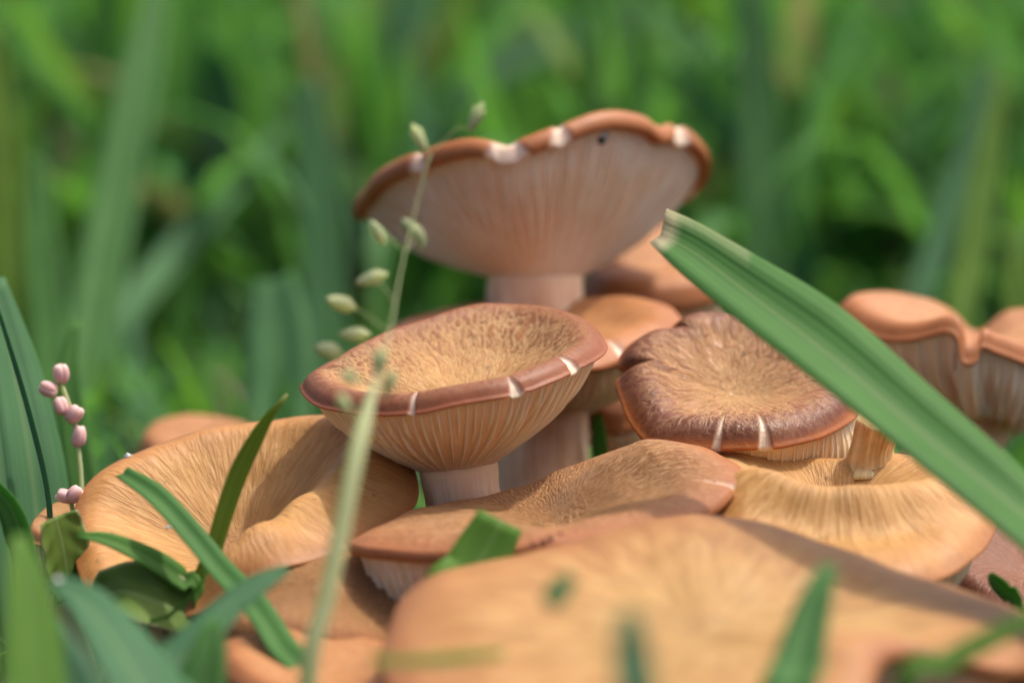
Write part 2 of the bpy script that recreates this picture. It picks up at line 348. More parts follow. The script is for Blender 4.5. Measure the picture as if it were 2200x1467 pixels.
    # gills, each a thin blade standing on the underside
    for i in range(ngill):
        j = int((i + rng.uniform(-0.22, 0.22))/ngill*NT) % NT
        a0, a1 = U[:, (j-1) % NT], U[:, (j+1) % NT]
        tang = nrm(a1-a0); c = U[:, j]; along = nrm(np.gradient(c, axis=0))
        nn = nrm(np.cross(tang, along)); 
        if (nn*down[j]).sum() < 0: nn = -nn
        s0, s1 = 0, ns-1
        if i % 2: s1 = int(ns*rng.uniform(0.35, 0.7))     # short gills between the long ones
        k = np.arange(s0, s1+1); q = (k-s0)/(s1-s0)
        spacing = np.linalg.norm(a1-a0, axis=1)[k]/2*NT/ngill
        hh = gh*np.minimum(1, np.minimum(q*2.2+0.02, (1-q)*2.0+0.02))
        th = np.minimum(0.055, spacing*0.26)*np.minimum(1, (1-q)*4+0.2)
        wv = 0.12*th[:,None]*np.sin(q*9+i)[:,None]*tang[k]
        L_ = c[k]-nn[k]*0.03 - tang[k]*th[:,None]*0.8; R_ = c[k]-nn[k]*0.03 + tang[k]*th[:,None]*0.8
        T1 = c[k]+nn[k]*hh[:,None]-tang[k]*th[:,None]*0.35+wv; T2 = c[k]+nn[k]*hh[:,None]+tang[k]*th[:,None]*0.35+wv
        gv = np.stack([L_, T1, T2, R_], 1).reshape(-1,3)
        gf = grid_faces(len(k), 4, closed=False)
        gfv = np.repeat(np.stack([np.full(len(k), math.cos(ang[j])), np.full(len(k), math.sin(ang[j])), q], 1), 4, axis=0)
        obj('gill', gv, gf, M[gillm], t_, attrs={'fv': ('FLOAT_VECTOR', gfv)})
    return t_

# --- in focus: the funnel cap in the middle
mushroom('funnel mushroom with red-brown scaly rim and peach gills, in sharpest focus', 
    [(650,832,0.2),(691,868,-1.0),(800,884,-2.1),(900,880,-2.5),(1000,860,-2.55),(1102,842,-2.4),(1190,812,-1.9),(1250,780,-1.2),(1292,752,-0.4),(1294,728,0.4),(1250,688,1.5),(1152,667,2.3),(1030,664,2.5),(921,696,2.1),(822,728,1.5),(737,772,0.9),(672,808,0.5)],
    50.2, M['cap_focus'], [(0,0),(0.25,-0.08),(0.5,0.02),(0.72,0.26),(0.86,0.34),(0.95,0.2),(1,0)], dep=0.85, turn=0.07, edge=0.09,
    top=(985,1004,50.2), rs=0.74, stem=[(992,1060,50.2,0.70),(1004,1120,50.3,0.72),(1015,1240,50.5,0.75)], ub=0.16, upow=0.8, ngill=96, gh=0.085, NT=480, NR=60,
    splits=[(1110,838,0.20,0.11),(1235,790,0.22,0.19),(886,882,0.09,0.17)], wobble=0.05)
# --- the dark brown cap on the right
mushroom('flat dark brown mushroom with split rim and pale cracked centre',
    [(1329,815,0.2),(1338,850,-0.3),(1358,898,-0.9),(1400,945,-1.5),(1466,949,-1.9),(1540,953,-2.1),(1640,953,-2.2),(1700,946,-2.0),(1770,927,-1.4),(1840,882,-0.3),(1820,820,0.6),(1720,735,1.5),(1600,686,2.0),(1512,681,2.0),(1470,687,1.8),(1446,702,1.6),(1454,712,1.5),(1434,716,1.4),(1384,722,1.2),(1350,746,0.9),(1332,780,0.6),(1346,794,0.45),(1362,798,0.4),(1350,804,0.35)],
    51.4, M['cap_dark'], [(0,0),(0.2,0.04),(0.5,0.2),(0.75,0.36),(0.9,0.26),(1,0)], dep=0.22, ctr=(1590,828,0), turn=0.10, edge=0.09,
    top=(1690,1050,52.0), rs=0.62, stem=[(1690,1120,52,0.6),(1680,1250,52,0.65)], ub=0.4, gh=0.05, ngill=100, NT=480, NR=60,
    splits=[(1362,799,0.16,0.16),(1454,711,0.10,0.2),(1540,955,0.17,0.26),(1645,955,0.17,0.34)], wobble=0.05)
# --- tall funnel behind
mushroom('tall pale-gilled funnel mushroom rising above all the others',
    [(770,432,0.6),(785,402,-0.3),(815,366,-1.2),(863,338,-1.9),(908,325,-2.3),(964,307,-2.7),(1020,298,-2.9),(1076,306,-3.0),(1113,301,-3.0),(1160,283,-2.9),(1206,266,-2.7),(1262,244,-2.4),(1322,236,-2.0),(1382,249,-1.5),(1412,270,-1.2),(1441,265,-0.8),(1483,282,-0.3),(1510,318,0.4),(1500,365,1.2),(1440,405,2.3),(1350,400,3.0),(1200,380,3.3),(1000,400,3.0),(860,425,2.2)],
    57.8, M['cap_back'], [(0,0),(0.4,0.05),(0.8,0.2),(1,0)], dep=1.5, turn=0.42, edge=0.16, margin_out=0.12,
    top=(1150,596,57.6), rs=1.02, stem=[(1150,650,57.6,1.04),(1150,760,57.6,1.04),(1155,1000,57.4,1.05)], ub=0.15, ngill=130, gh=0.09, gillm='gill_pale', underm='gill_pale', NT=480,
    splits=[(902,330,0.16,0.06),(1085,306,0.42,0.12),(1200,268,0.18,0.07),(1455,270,0.36,0.10),(1490,380,0.15,0.06)])
# --- cap between the tall one and the focused one
mushroom('tan mushroom with a white-split rim tucked behind the focused funnel',
    [(836,712,0.2),(900,740,-1.2),(1050,775,-2.2),(1180,790,-2.4),(1274,786,-2.2),(1320,772,-1.8),(1400,735,-1.0),(1462,700,-0.2),(1450,668,0.5),(1400,645,1.2),(1300,646,2.0),(1150,655,2.5),(1000,662,2.3),(890,684,1.2)],
    55.4, M['cap_back'], [(0,0),(0.5,0.12),(0.8,0.25),(1,0)], dep=0.35, turn=0.15, top=(1172,890,55.4), rs=0.86, stem=[(1172,960,55.2,0.88),(1172,1040,55.0,0.9),(1170,1200,54.6,0.92)], ub=0.25, ngill=90,
    splits=[(1340,765,0.25,0.22)], wave=0.02)
# --- far ones
mushroom('burnt orange mushroom half hidden behind the cut blade tip',
    [(1250,622,-0.5),(1300,640,-1.4),(1400,650,-1.8),(1500,640,-1.4),(1570,600,-0.3),(1560,545,1),(1480,500,1.6),(1400,500,1.4),(1310,548,0.6),(1262,590,0)],
    61, M['cap_back'], [(0,0),(0.5,0.3),(0.85,0.3),(1,0)], dep=-0.1, turn=0.3, top=(1420,760,61), rs=0.7, stem=[(1420,900,61,0.7)], ngill=50, NT=200, NR=30)
mushroom('small orange mushroom wedged between tan cap and dark cap',
    [(1240,850,0),(1260,900,-0.9),(1330,915,-1.1),(1400,880,-0.6),(1420,830,0.2),(1380,800,0.8),(1310,795,1),(1255,815,0.7)],
    57.2, M['cap_back'], [(0,0),(0.5,0.2),(0.85,0.25),(1,0)], dep=-0.1, turn=0.2, top=(1325,960,57.2), rs=0.4, stem=[(1325,1060,57.2,0.42)], ngill=40, NT=160, NR=30, gillm='gill_pale')
mushroom('wavy orange mushroom with pale hanging gills beside the wide green blade',
    [(1800,664,0.2),(1840,700,-0.8),(1898,722,-1.6),(1960,722,-2.1),(2030,706,-2.4),(2058,720,-2.5),(2070,770,-2.6),(2100,768,-2.6),(2112,738,-2.5),(2150,752,-2.4),(2230,778,-2.0),(2330,760,-0.6),(2350,700,1),(2270,690,1.8),(2180,690,2.2),(2098,722,2.0),(2040,690,2.2),(1960,660,1.8),(1860,648,1.2)],
    56.6, M['cap_back'], [(0,0),(0.45,0.1),(0.8,0.3),(0.93,0.26),(1,0)], dep=0.15, turn=0.12, top=(2120,900,57), rs=0.62, stem=[(2090,940,56.6,0.6),(1985,1000,55.5,0.55),(1960,1080,55,0.55)], ub=0.65, ngill=80, gh=0.16, gillm='gill_pale', underm='gill', NT=420,
    bumps=[(2088,725,-1.6,-0.45,0.3),(2092,700,-0.6,-0.5,0.3),(2096,680,0.6,-0.5,0.35),(2098,665,1.6,-0.4,0.35)])
mushroom('orange mushroom barely showing over the big golden cap',
    [(300,960,0),(350,1000,-1.4),(450,1010,-1.6),(540,970,-0.8),(550,930,0.4),(480,910,1.2),(400,905,1.2),(330,920,0.8)],
    60, M['cap_back'], [(0,0),(0.5,0.25),(0.85,0.25),(1,0)], dep=-0.1, turn=0.2, top=(430,1100,60), rs=0.5, stem=[(430,1180,60,0.5)], ngill=40, NT=160, NR=30)
# --- big golden cap on the left
mushroom('broad golden mushroom with a deep fold, grass blades leaning over it',
    [(162,1110,0.6),(165,1190,-0.6),(200,1275,-1.7),(300,1330,-2.3),(420,1310,-2.4),(500,1250,-2.3),(600,1212,-2.1),(690,1190,-1.6),(790,1150,-0.9),(880,1090,0),(890,1030,0.8),(860,960,1.6),(790,905,2.2),(700,892,2.6),(560,905,2.8),(450,921,2.6),(350,951,2.2),(255,993,1.7),(190,1040,1.2)],
    49.0, M['cap_gold'], [(0,0),(0.3,0.05),(0.6,0.2),(0.85,0.28),(1,0)], dep=1.0, ctr=(500,1110,0.3), turn=0.08, edge=0.1, 
    top=(520,1400,49.2), rs=0.9, stem=[(530,1500,49.2,0.9)], ub=0.3, ngill=70, NT=400, NR=56,
    bumps=[(480,1240,-2.0,0.35,0.4),(560,1185,-1.3,0.62,0.45),(640,1125,-0.5,0.8,0.5),(720,1060,0.2,0.8,0.55),(790,1000,0.8,0.6,0.5)], wobble=0.07)
# --- rough cap under it
mushroom('rough tan mushroom shaded under the wavy brown cap',
    [(450,1345,0.2),(500,1385,-1),(600,1395,-1.6),(720,1410,-1.8),(860,1420,-1.3),(960,1370,-0.3),(960,1290,0.7),(880,1230,1.4),(760,1200,1.7),(640,1205,1.6),(540,1240,1.2),(470,1290,0.8)],
    46.6, M['cap_rough'], [(0,0),(0.5,0.2),(0.85,0.3),(1,0)], dep=-0.65, turn=0.12, top=(720,1520,47.4), rs=0.7, stem=[(720,1600,47.4,0.7)], ngill=50, NT=260, NR=40)
mushroom('smooth orange mushroom rim low in front of the rough tan cap',
    [(462,1400,0.4),(500,1450,-0.9),(600,1500,-2),(760,1520,-2.4),(900,1500,-1.9),(960,1440,-0.5),(900,1400,0.8),(800,1378,1.3),(700,1352,1.6),(620,1346,1.5),(540,1360,1.1),(485,1378,0.8)],
    44.0, M['cap_back'], [(0,0),(0.5,0.1),(0.85,0.16),(1,0)], dep=0.1, turn=0.25, top=(720,1640,44), rs=0.6, stem=[(720,1720,44,0.6)], ngill=50, NT=220, NR=36)
# --- wavy cap in front of the focused stem
mushroom('wavy brown mushroom whose near rim shows a pale greyish underside',
    [(752,1160,-0.6),(790,1172,-1.4),(900,1172,-2.2),(1050,1172,-2.8),(1200,1158,-2.9),(1330,1136,-2.6),(1450,1108,-2.0),(1540,1074,-1.0),(1585,1030,0),(1588,995,0.7),(1540,962,1.5),(1470,950,2.0),(1390,953,2.5),(1310,974,2.7),(1220,1006,2.8),(1130,1042,2.6),(1046,1076,2.3),(954,1100,1.7),(865,1112,1.0),(795,1134,0.2)],
    47.6, M['cap_rough'], [(0,0),(0.5,0.12),(0.8,0.22),(1,0)], dep=0.35, turn=0.2, edge=0.1, top=(1010,1390,47.2), rs=0.75, stem=[(1030,1480,47.2,0.75)], ub=0.1, ngill=90, gh=0.08, gillm='gill_pale', underm='gill_pale', NT=420, NR=56,
    splits=[(1572,1040,0.16,0.22)], bumps=[(1420,1010,0.9,0.38,0.6),(1300,1030,1.0,0.25,0.6),(1180,1080,0.2,-0.15,0.6),(1000,1130,-0.6,0.2,0.6)], wobble=0.09, wave=0.025)
# --- sunken cap on the right
mushroom('sunken golden mushroom with a stub of torn flesh on its far lip',
    [(1500,1060,0.4),(1540,1150,-1.4),(1650,1230,-2.8),(1800,1262,-3.4),(1950,1250,-3.0),(2050,1215,-2.2),(2110,1165,-1.3),(2135,1115,-0.4),(2110,1060,0.7),(2040,1010,1.6),(1930,985,2.2),(1800,1000,2.4),(1710,996,2.5),(1630,972,2.4),(1560,968,2.0),(1510,1000,1.3)],
    48.0, M['cap_gold'], [(0,0),(0.2,0.02),(0.45,0.22),(0.75,0.35),(0.9,0.24),(1,0)], dep=0.55, ctr=(1790,1060,0.6), turn=0.1, edge=0.12, top=(1800,1380,47.8), rs=0.8, stem=[(1800,1470,47.8,0.8)], ub=0.2, ngill=80, gillm='gill_pale', underm='gill_pale', NT=420, NR=60, wobble=0.07, wave=0.015,
    bumps=[(1600,1075,0.0,0.45,0.45),(1680,1085,-0.5,0.6,0.5),(1780,1095,-0.8,0.65,0.5),(1880,1090,-0.8,0.65,0.5),(1970,1065,-0.4,0.55,0.5),(2040,1040,0.3,0.35,0.45)])
# --- large blurred cap in front
mushroom('largest golden mushroom spreading low in front of all the others',
    [(845,1330,1.2),(870,1280,2.0),(950,1228,2.8),(1090,1196,3.4),(1250,1152,3.9),(1400,1116,4.3),(1500,1104,4.5),(1640,1126,4.5),(1800,1180,4.3),(1950,1232,3.9),(2090,1272,3.4),(2210,1318,2.6),(2260,1380,1.4),(2190,1432,0.3),(2060,1412,-0.3),(1950,1395,-0.6),(1885,1420,-1.2),(1840,1540,-2.6),(1650,1640,-3.8),(1350,1670,-4.2),(1050,1620,-3.3),(880,1520,-1.6),(820,1420,0)],
    40.8, M['cap_front'], [(0,0),(0.4,0.12),(0.75,0.22),(0.92,0.15),(1,0)], dep=-0.1, turn=0.22, edge=0.12, top=(1450,1700,41.2), rs=0.9, stem=[(1450,1800,41.2,0.9)], ub=0.1, ngill=80, NT=360, NR=50, wobble=0.08)
mushroom('red-umber mushroom shaded beyond the sunken golden cap',
    [(2030,1215,0),(2080,1290,-1.5),(2200,1340,-2.2),(2340,1300,-1.2),(2360,1210,0.6),(2290,1165,1.7),(2180,1148,2.0),(2090,1160,1.2)],
    50.5, M['cap_umber'], [(0,0),(0.5,0.2),(0.85,0.3),(1,0)], dep=0.0, turn=0.15, top=(2200,1430,50.5), rs=0.6, stem=[(2200,1500,50.5,0.6)], ngill=40, NT=200, NR=36)
mushroom('tan mushroom low beneath the overhang of the largest cap',
    [(1880,1480,0),(1960,1540,-1.6),(2120,1570,-2),(2280,1530,-1),(2330,1460,0.5),(2250,1425,1.4),(2100,1420,1.7),(1960,1435,1.1)],
    42.5, M['cap_orange'], [(0,0),(0.5,0.2),(0.85,0.25),(1,0)], dep=0.0, turn=0.2, top=(2100,1660,42.5), rs=0.6, stem=[(2100,1700,42.5,0.6)], ngill=40, NT=180, NR=30)
mushroom('small tan mushroom edge behind the curled broad leaf',
    [(60,1150,-0.6),(100,1165,-1.1),(170,1150,-1.1),(215,1115,-0.2),(200,1088,0.8),(150,1088,1.1),(100,1105,0.7)],
    50.4, M['cap_orange'], [(0,0),(0.5,0.12),(0.85,0.15),(1,0)], dep=0.0, turn=0.06, top=(140,1260,50.6), rs=0.35, stem=[(140,1340,50.6,0.35)], ngill=30, NT=140, NR=24)

# torn stub on the sunken cap
def stub():
    path = catmull([P(1868,1030,49.9), P(1868,1000,49.9), P(1872,965,49.8), P(1888,905,49.6)], 14, closed=False)
    v, f, fv = tube(path, np.interp(np.linspace(0,1,14), [0,0.25,0.6,1], [0.62,0.44,0.38,0.42]), 30, ridges=0.05)
    o = obj('mushroom_stub', v, f, M['stub'], attrs={'fv': ('FLOAT_VECTOR', fv)})
    tag(o, 'torn orange stub of mushroom flesh on the lip of the sunken cap', 'mushroom stub')
stub()

# ---------------------------------------------------------------- grass blades and leaves
def ribbon(path, wid, roll=0.0, fold=0.25, thick=0.018, tint=0.5, dry=(0,0), cut=False, n=36, view=True):
    """a folded grass blade with real thickness. path (k,3) cm, wid (k,) cm"""
    p = catmull(np.hstack([np.asarray(path), np.asarray(wid)[:,None]]), n, closed=False)
    c, wd = p[:,:3], p[:,3]
    tan = nrm(np.gradient(c, axis=0))
    toc = nrm(CAM - c)
    s = nrm(np.cross(tan, toc)); u = nrm(np.cross(s, tan))
    ro = np.radians(np.linspace(*roll, n) if isinstance(roll, tuple) else np.full(n, roll))[:,None]
    s, u = s*np.cos(ro)+u*np.sin(ro), u*np.cos(ro)-s*np.sin(ro)
    xs = np.array([-1,-0.5,0,0.5,1])
    top = c[:,None,:] + s[:,None,:]*(xs[None,:,None]*wd[:,None,None]*0.5) + u[:,None,:]*((np.abs(xs)*fold)[None,:,None]*wd[:,None,None]*0.5)
    bot = top - u[:,None,:]*thick
    ring = np.concatenate([top, bot[:, ::-1]], 1)           # 10 per section
    v = ring.reshape(-1,3); f = grid_faces(n, 10).tolist()
    f.append(list(range(9,-1,-1))); f.append([(n-1)*10+k for k in range(10)])
    ac = np.tile(np.r_[(xs+1)/2, ((xs+1)/2)[::-1]], n)
    q = np.linspace(0, 1, n)
    dr = np.clip((q-(1-dry[0]))/max(dry[0],1e-3), 0, 1)*dry[1] if dry[0] > 0 else np.zeros(n)
    return v, f, {'across': ('FLOAT', ac), 'tint': ('FLOAT', np.full(n*10, tint)), 'dry': ('FLOAT', np.repeat(dr, 10))}
def blade(label, pts, name='grass_shoot', mat='grass', group=None, ground=True, **kw):
    """pts: (px, py, distance, width in photo px), root first, tip last"""
    path = [P(x, y, d) for x, y, d, _ in pts]; wid = [pxcm(wp, d) for _, _, d, wp in pts]
    if ground:
        r0 = path[0]; 
        if r0[2] > 0.1:
            g = r0 + (r0-path[1])*0.2; g[2] = -0.4; path.insert(0, g); wid.insert(0, wid[0]*0.8)
    v, f, at = ribbon(path, wid, **kw)
    return tag(obj(name, v, f, M[mat], attrs=at, base=path[0]), label, 'grass', group)

# the wide cut blade crossing the picture: two halves of a folded leaf, from its two edges and its fold
def wide_blade():
    up = [(1432,448,48.0),(1500,478,47.6),(1610,540,46.9),(1800,655,45.9),(2000,830,44.8),(2200,1010,43.7),(2420,1230,42.5)]
    md = [(1418,505,47.9),(1490,540,47.4),(1600,622,46.6),(1800,775,45.4),(2000,945,44.3),(2200,1105,43.2),(2420,1300,42.0)]
    lo = [(1396,520,47.3),(1470,592,46.5),(1590,690,45.5),(1780,838,44.2),(1980,1000,43.1),(2200,1180,42.0),(2420,1360,40.9)]
    n = 48
    E3 = [catmull([P(*q) for q in L], n, closed=False) for L in (up, md, lo)]
    U_, Mi, Lo = E3
    foot = lambda a: np.vstack([a, [a[-1] + np.array([2.2, -1.0, -a[-1][2]-0.4])]])
    U_, Mi, Lo = foot(U_), foot(Mi), foot(Lo); n += 1
    cols = [U_, U_*0.5+Mi*0.5, Mi, Mi*0.5+Lo*0.5, Lo]
    top = np.stack(cols, 1)
    nn = nrm(np.cross(np.gradient(Mi, axis=0), Lo-U_)); 
    nn[(nn*(CAM-Mi)).sum(1) < 0] *= -1
    bot = top - nn[:,None,:]*0.03
    ring = np.concatenate([top, bot[:, ::-1]], 1); v = ring.reshape(-1,3); f = grid_faces(n, 10).tolist()
    f.append(list(range(9,-1,-1))); f.append([(n-1)*10+k for k in range(10)])
    ac = np.tile([0,.25,.5,.75,1,1,.75,.5,.25,0], n); dr = np.zeros((n,10)); dr[0] = 1; dr[1] = 0.7; dr[2,0] = 0.5; dr[2,9] = 0.5; dr[3:9,0] = 0.35; dr[3:9,9] = 0.35
    o = obj('grass_shoot', v, f, M['grass'], attrs={'across': ('FLOAT', ac), 'tint': ('FLOAT', np.full(n*10, 0.55)), 'dry': ('FLOAT', dr.ravel())}, base=Mi[-1])
    tag(o, 'wide folded green blade with a mown notched tip slanting over the mushrooms', 'grass')
wide_blade()
blade('slender dark green blade with blunt tip slanting over the golden cap', [(660,1490,43.5,62),(600,1390,44.2,66),(540,1300,45,64),(470,1225,45.8,58),(400,1140,46.4,56),(330,1065,46.9,52),(262,1018,47.4,34)], tint=0.5, roll=-30, fold=0.5)
blade('upright yellow-green pointed blade standing before the golden cap', [(425,1275,46.9,36),(450,1200,46.9,42),(475,1110,46.9,48),(505,1020,46.9,52),(540,950,46.9,46),(575,895,46.9,28),(618,847,46.9,4)], tint=0.93, roll=(-25,-45), fold=0.35, dry=(0.04,0.6))
blade('short arching green blade with its tip on the golden rim', [(425,1280,46.7,30),(400,1255,46.7,52),(345,1215,46.6,56),(280,1180,46.6,46),(220,1157,46.6,32),(165,1150,46.6,10)], tint=0.74, roll=-35, fold=0.3)
blade('thin dry stalk crossing the dark broad leaf', [(310,1375,46.0,9),(360,1325,46.0,9),(410,1280,46.1,9),(440,1240,46.2,7),(445,1205,46.3,4)], name='dry_grass', tint=0.78, roll=0, fold=0.6)
blade('blurred grey-green blade reaching up from the corner to the rough cap', [(330,1500,40.5,150),(380,1430,40.8,130),(440,1360,41.2,96),(510,1290,41.7,72),(570,1248,42.0,56),(618,1218,42.3,20)], tint=0.12, roll=40, fold=0.2)
blade('square-cut bright green blade poking up between wavy cap and largest cap', [(960,1330,43.9,128),(1010,1240,44.3,128),(1045,1180,44.5,122),(1078,1118,44.6,104)], tint=0.80, roll=10, fold=0.35)
blade('dark green blurred blade standing in front of the largest cap', [(1700,1560,36.0,130),(1722,1440,36.6,118),(1745,1340,37.2,92),(1768,1260,37.6,62),(1785,1212,37.9,26)], tint=0.45, roll=25, fold=0.5)
blade('faint deep green blade end very close to the lens below the largest cap', [(1370,1560,31.5,80),(1362,1450,31.8,82),(1355,1370,32,64),(1350,1310,32.2,30)], tint=0.05, roll=0, fold=0.5)
blade('thin olive blade lying across the foot of the largest cap', [(800,1418,36.4,20),(880,1420,36.5,24),(980,1414,36.6,26),(1085,1402,36.7,16)], tint=0.9, ground=False, roll=30)
blade('blurred olive blade slanting across the bottom right overhang', [(1940,1500,36.5,46),(2030,1425,36.8,50),(2120,1375,37.0,46),(2230,1320,37.2,36)], tint=0.82, roll=10)
blade('tiny dark green leaf tip beside the red-umber cap', [(2185,1320,46.2,30),(2165,1275,46.3,40),(2140,1250,46.4,34),(2126,1232,46.5,12)], tint=0.7, roll=20)
blade('pale scrap of leaf lying on the largest cap', [(1180,1300,36.0,34),(1200,1268,36.1,52),(1232,1236,36.2,22)], name='torn_leaf', tint=0.28, ground=False, roll=20, fold=0.1)
# left edge blades
blade('tall pale blade with shaded midrib leaning at the far left', [(95,1290,51.5,150),(80,1120,52,150),(60,960,52.4,140),(25,780,53,110),(-20,600,53.5,60)], tint=0.2, roll=-30, fold=0.3)
blade('narrow dark blade edge-on over the pale leaning blade', [(112,1180,50.2,18),(105,1050,50.4,20),(70,900,50.8,20),(35,780,51.2,18),(-10,640,51.6,12)], tint=0.10, roll=55, fold=0.5)
blade('broad bluish blade half outside the left edge', [(40,1320,53.5,130),(10,1100,54,130),(-15,900,54.5,110),(-50,720,55,60)], tint=0.1, roll=-35, fold=0.3)
blade('bright green blade curving in low at the left edge', [(60,1240,47.5,60),(45,1150,47.6,66),(20,1085,47.7,56),(-30,1030,47.9,40)], tint=0.72, roll=30, fold=0.4)
blade('glowing light green blade close to the lens at the left corner', [(70,1640,37,170),(65,1480,37.4,165),(60,1330,37.8,135),(50,1220,38.1,90),(40,1150,38.3,30)], tint=0.8, roll=-35, fold=0.25)
blade('teal-shaded blade close to the lens in the lower left', [(150,1640,38.5,150),(150,1500,38.7,140),(120,1400,39,100),(100,1330,39.2,50)], tint=0.04, roll=-10, fold=0.35)
blade('wide bluish blade leaning right across the lower left', [(360,1600,39,210),(300,1470,39.6,190),(240,1370,40.2,150),(180,1290,40.8,100),(115,1245,41.3,36)], tint=0.12, roll=-40, fold=0.2)
blade('mid green blade crossing behind the bud stalk', [(400,1600,40,150),(430,1500,40.3,120),(450,1400,40.6,80),(460,1330,40.9,30)], tint=0.55, roll=20, fold=0.3)
blade('light green blade rising behind the pink buds', [(210,1150,56,70),(180,1040,56.5,76),(160,920,57,70),(150,800,57.5,50),(165,690,58,16)], tint=0.62, roll=15)
blade('dark sliver of grass between tan stem and dark cap', [(1296,1060,54.6,40),(1294,1000,54.6,44),(1290,940,54.6,40),(1284,890,54.7,22)], tint=0.7, roll=40)

# broad leaves
def broadleaf(label, outline_mid, halfw, curl=0.35, tint=0.3, name='broad_leaf', roll=0):
    path = [P(*q) for q in outline_mid]; n = 24
    c = catmull(path, n, closed=False); q = np.linspace(0, 1, n)
    wd = np.interp(q, *zip(*halfw)); tan = nrm(np.gradient(c, axis=0)); toc = nrm(CAM-c)
    s = nrm(np.cross(tan, toc)); u = nrm(np.cross(s, tan)); ro = math.radians(roll)
    s, u = s*math.cos(ro)+u*math.sin(ro), u*math.cos(ro)-s*math.sin(ro)
    xs = np.linspace(-1, 1, 17)
    z = curl*xs**2
    rip = 0.06*np.sin(np.abs(xs)[None,:]*6 + q[:,None]*22)
    top = c[:,None]+s[:,None]*(xs[None,:,None]*wd[:,None,None])+u[:,None]*((z[None,:]+rip*np.abs(xs)[None,:])*wd[:,None])[...,None]
    bot = top-u[:,None]*0.02
    ring = np.concatenate([top, bot[:, ::-1]], 1); k = ring.shape[1]; v = ring.reshape(-1,3); f = grid_faces(n, k).tolist()
    f.append(list(range(k-1,-1,-1))); f.append([(n-1)*k+j for j in range(k)])
    ac = np.tile(np.r_[(xs+1)/2, ((xs+1)/2)[::-1]], n); e = np.tile(np.r_[np.abs(xs), np.abs(xs)[::-1]] > 0.97, n)*0.5
    o = obj(name, v, f, M['leaf'], attrs={'across': ('FLOAT', ac), 'tint': ('FLOAT', np.full(len(v), tint)), 'dry': ('FLOAT', e)})
    return tag(o, label, 'leaf')
broadleaf('dark broad leaf curled beneath the upright yellow-green blade', [(190,1290,47.2),(260,1270,46.6),(330,1290,46.4),(400,1320,46.6),(470,1350,47)], [(0,0.05),(0.12,0.42),(0.5,0.62),(0.8,0.5),(1,0.12)], curl=0.3, tint=0.3, roll=35)
broadleaf('dark green curled leaf with pale edge beside the golden rim', [(150,1290,48.3),(145,1230,48.2),(135,1170,48.1),(120,1110,48.0)], [(0,0.3),(0.4,0.5),(0.8,0.5),(1,0.42)], curl=0.2, tint=0.2, roll=-35)

# ---------------------------------------------------------------- pink knotweed buds
def ellip(c, a, r, n=10, m=14, pet=0.0, pw=1.0):
    """bud: axis a (unit), length r[0], radius r[1]; petal lobes by pet"""
    a = nrm(np.asarray(a, float)); s = nrm(np.cross(a, [0.3,1,0.2])); u = np.cross(a, s)
    q = np.linspace(0.0, math.pi, n); ph = np.linspace(0, 2*math.pi, m, endpoint=False)
    v = []
    for t in q:
        rad = r[1]*math.sin(t)**pw*(1+pet*np.cos(5*ph)*math.sin(t/1.2)) + 1e-4
        v.append(c - a*r[0]*math.cos(t) + np.outer(rad*np.cos(ph), s)+np.outer(rad*np.sin(ph), u))
    v = np.concatenate(v)
    return v, grid_faces(n, m).tolist(), np.repeat(q/math.pi, m)
def flower(label, stempts, buds):
    path = [P(x, y, d) for x, y, d in stempts]; g = path[0].copy(); g[2] = -0.3; path.insert(0, g)
    t_ = thing('knotweed_flower', (g[0], g[1], 0), label, 'flower', 'pink knotweed flowers')
    c = catmull(path, 24, closed=False); v, f, fv = tube(c, np.full(24, 0.045), 10)
    z = np.zeros(len(v)); obj('flower_stalk', v, f, M['straw'], t_, attrs={'tint': ('FLOAT', z+0.2), 'across': ('FLOAT', z+0.25), 'dry': ('FLOAT', z)})
    for (x, y, d, lx, ly, ln, rd) in buds:
        b = P(x, y, d); ax = nrm(RGT*lx-UPV*ly+FWD*rng.uniform(-.3,.3))
        vs_, fs_, qs_ = [], [], []; s1 = nrm(np.cross(ax, FWD)); s2 = np.cross(ax, s1); off = 0
        for p_ in range(6):
            an = p_*2*math.pi/5+x; out_ = s1*math.cos(an)+s2*math.sin(an)
            if p_ == 5: cc, aa, sz = b-ax*ln*0.1, ax, (ln*0.92, rd*0.72)
            else: cc, aa, sz = b+out_*rd*0.42+ax*ln*rng.uniform(-.06,.1), nrm(ax+out_*rng.uniform(-.12,.16)), (ln*rng.uniform(.8,.95), rd*rng.uniform(.55,.66))
            v, f, q = ellip(cc, aa, sz, 10, 12, pw=0.85); vs_.append(v); fs_ += [[k+off for k in g] for g in f]; qs_.append(q); off += len(v)
        v, f, q = np.concatenate(vs_), fs_, np.concatenate(qs_); z = np.zeros(len(v))
        bo = obj('bud', v, f, M['pink'], t_, attrs={'tint': ('FLOAT', q*0.9+rng.uniform(-.1,.1)), 'across': ('FLOAT', z+0.25), 'dry': ('FLOAT', np.clip(q-0.75,0,1)*1.6)})
        k = c[np.argmin(np.linalg.norm(c-b, axis=1))]
        pv, pf, _ = tube(catmull([k, k*0.4+b*0.6-UPV*0.03, b-ax*ln*0.7], 8, closed=False), np.full(8, 0.035), 8); z = np.zeros(len(pv))
        obj('bud_stalk', pv, pf, M['straw'], bo, attrs={'tint': ('FLOAT', z+0.1), 'across': ('FLOAT', z+0.25), 'dry': ('FLOAT', z)})
flower('spike of five pink knotweed buds rising behind the golden cap', [(175,1150,51),(176,1050,51.2),(168,960,51.4),(155,890,51.5),(130,820,51.6)],
    [(132,804,51.6,0,-1,0.20,0.155),(104,836,51.5,-1,-.5,0.19,0.15),(132,872,51.5,-.4,-1,0.19,0.15),(160,890,51.4,.6,-1,0.20,0.16),(170,938,51.4,.1,-1,0.22,0.135)])
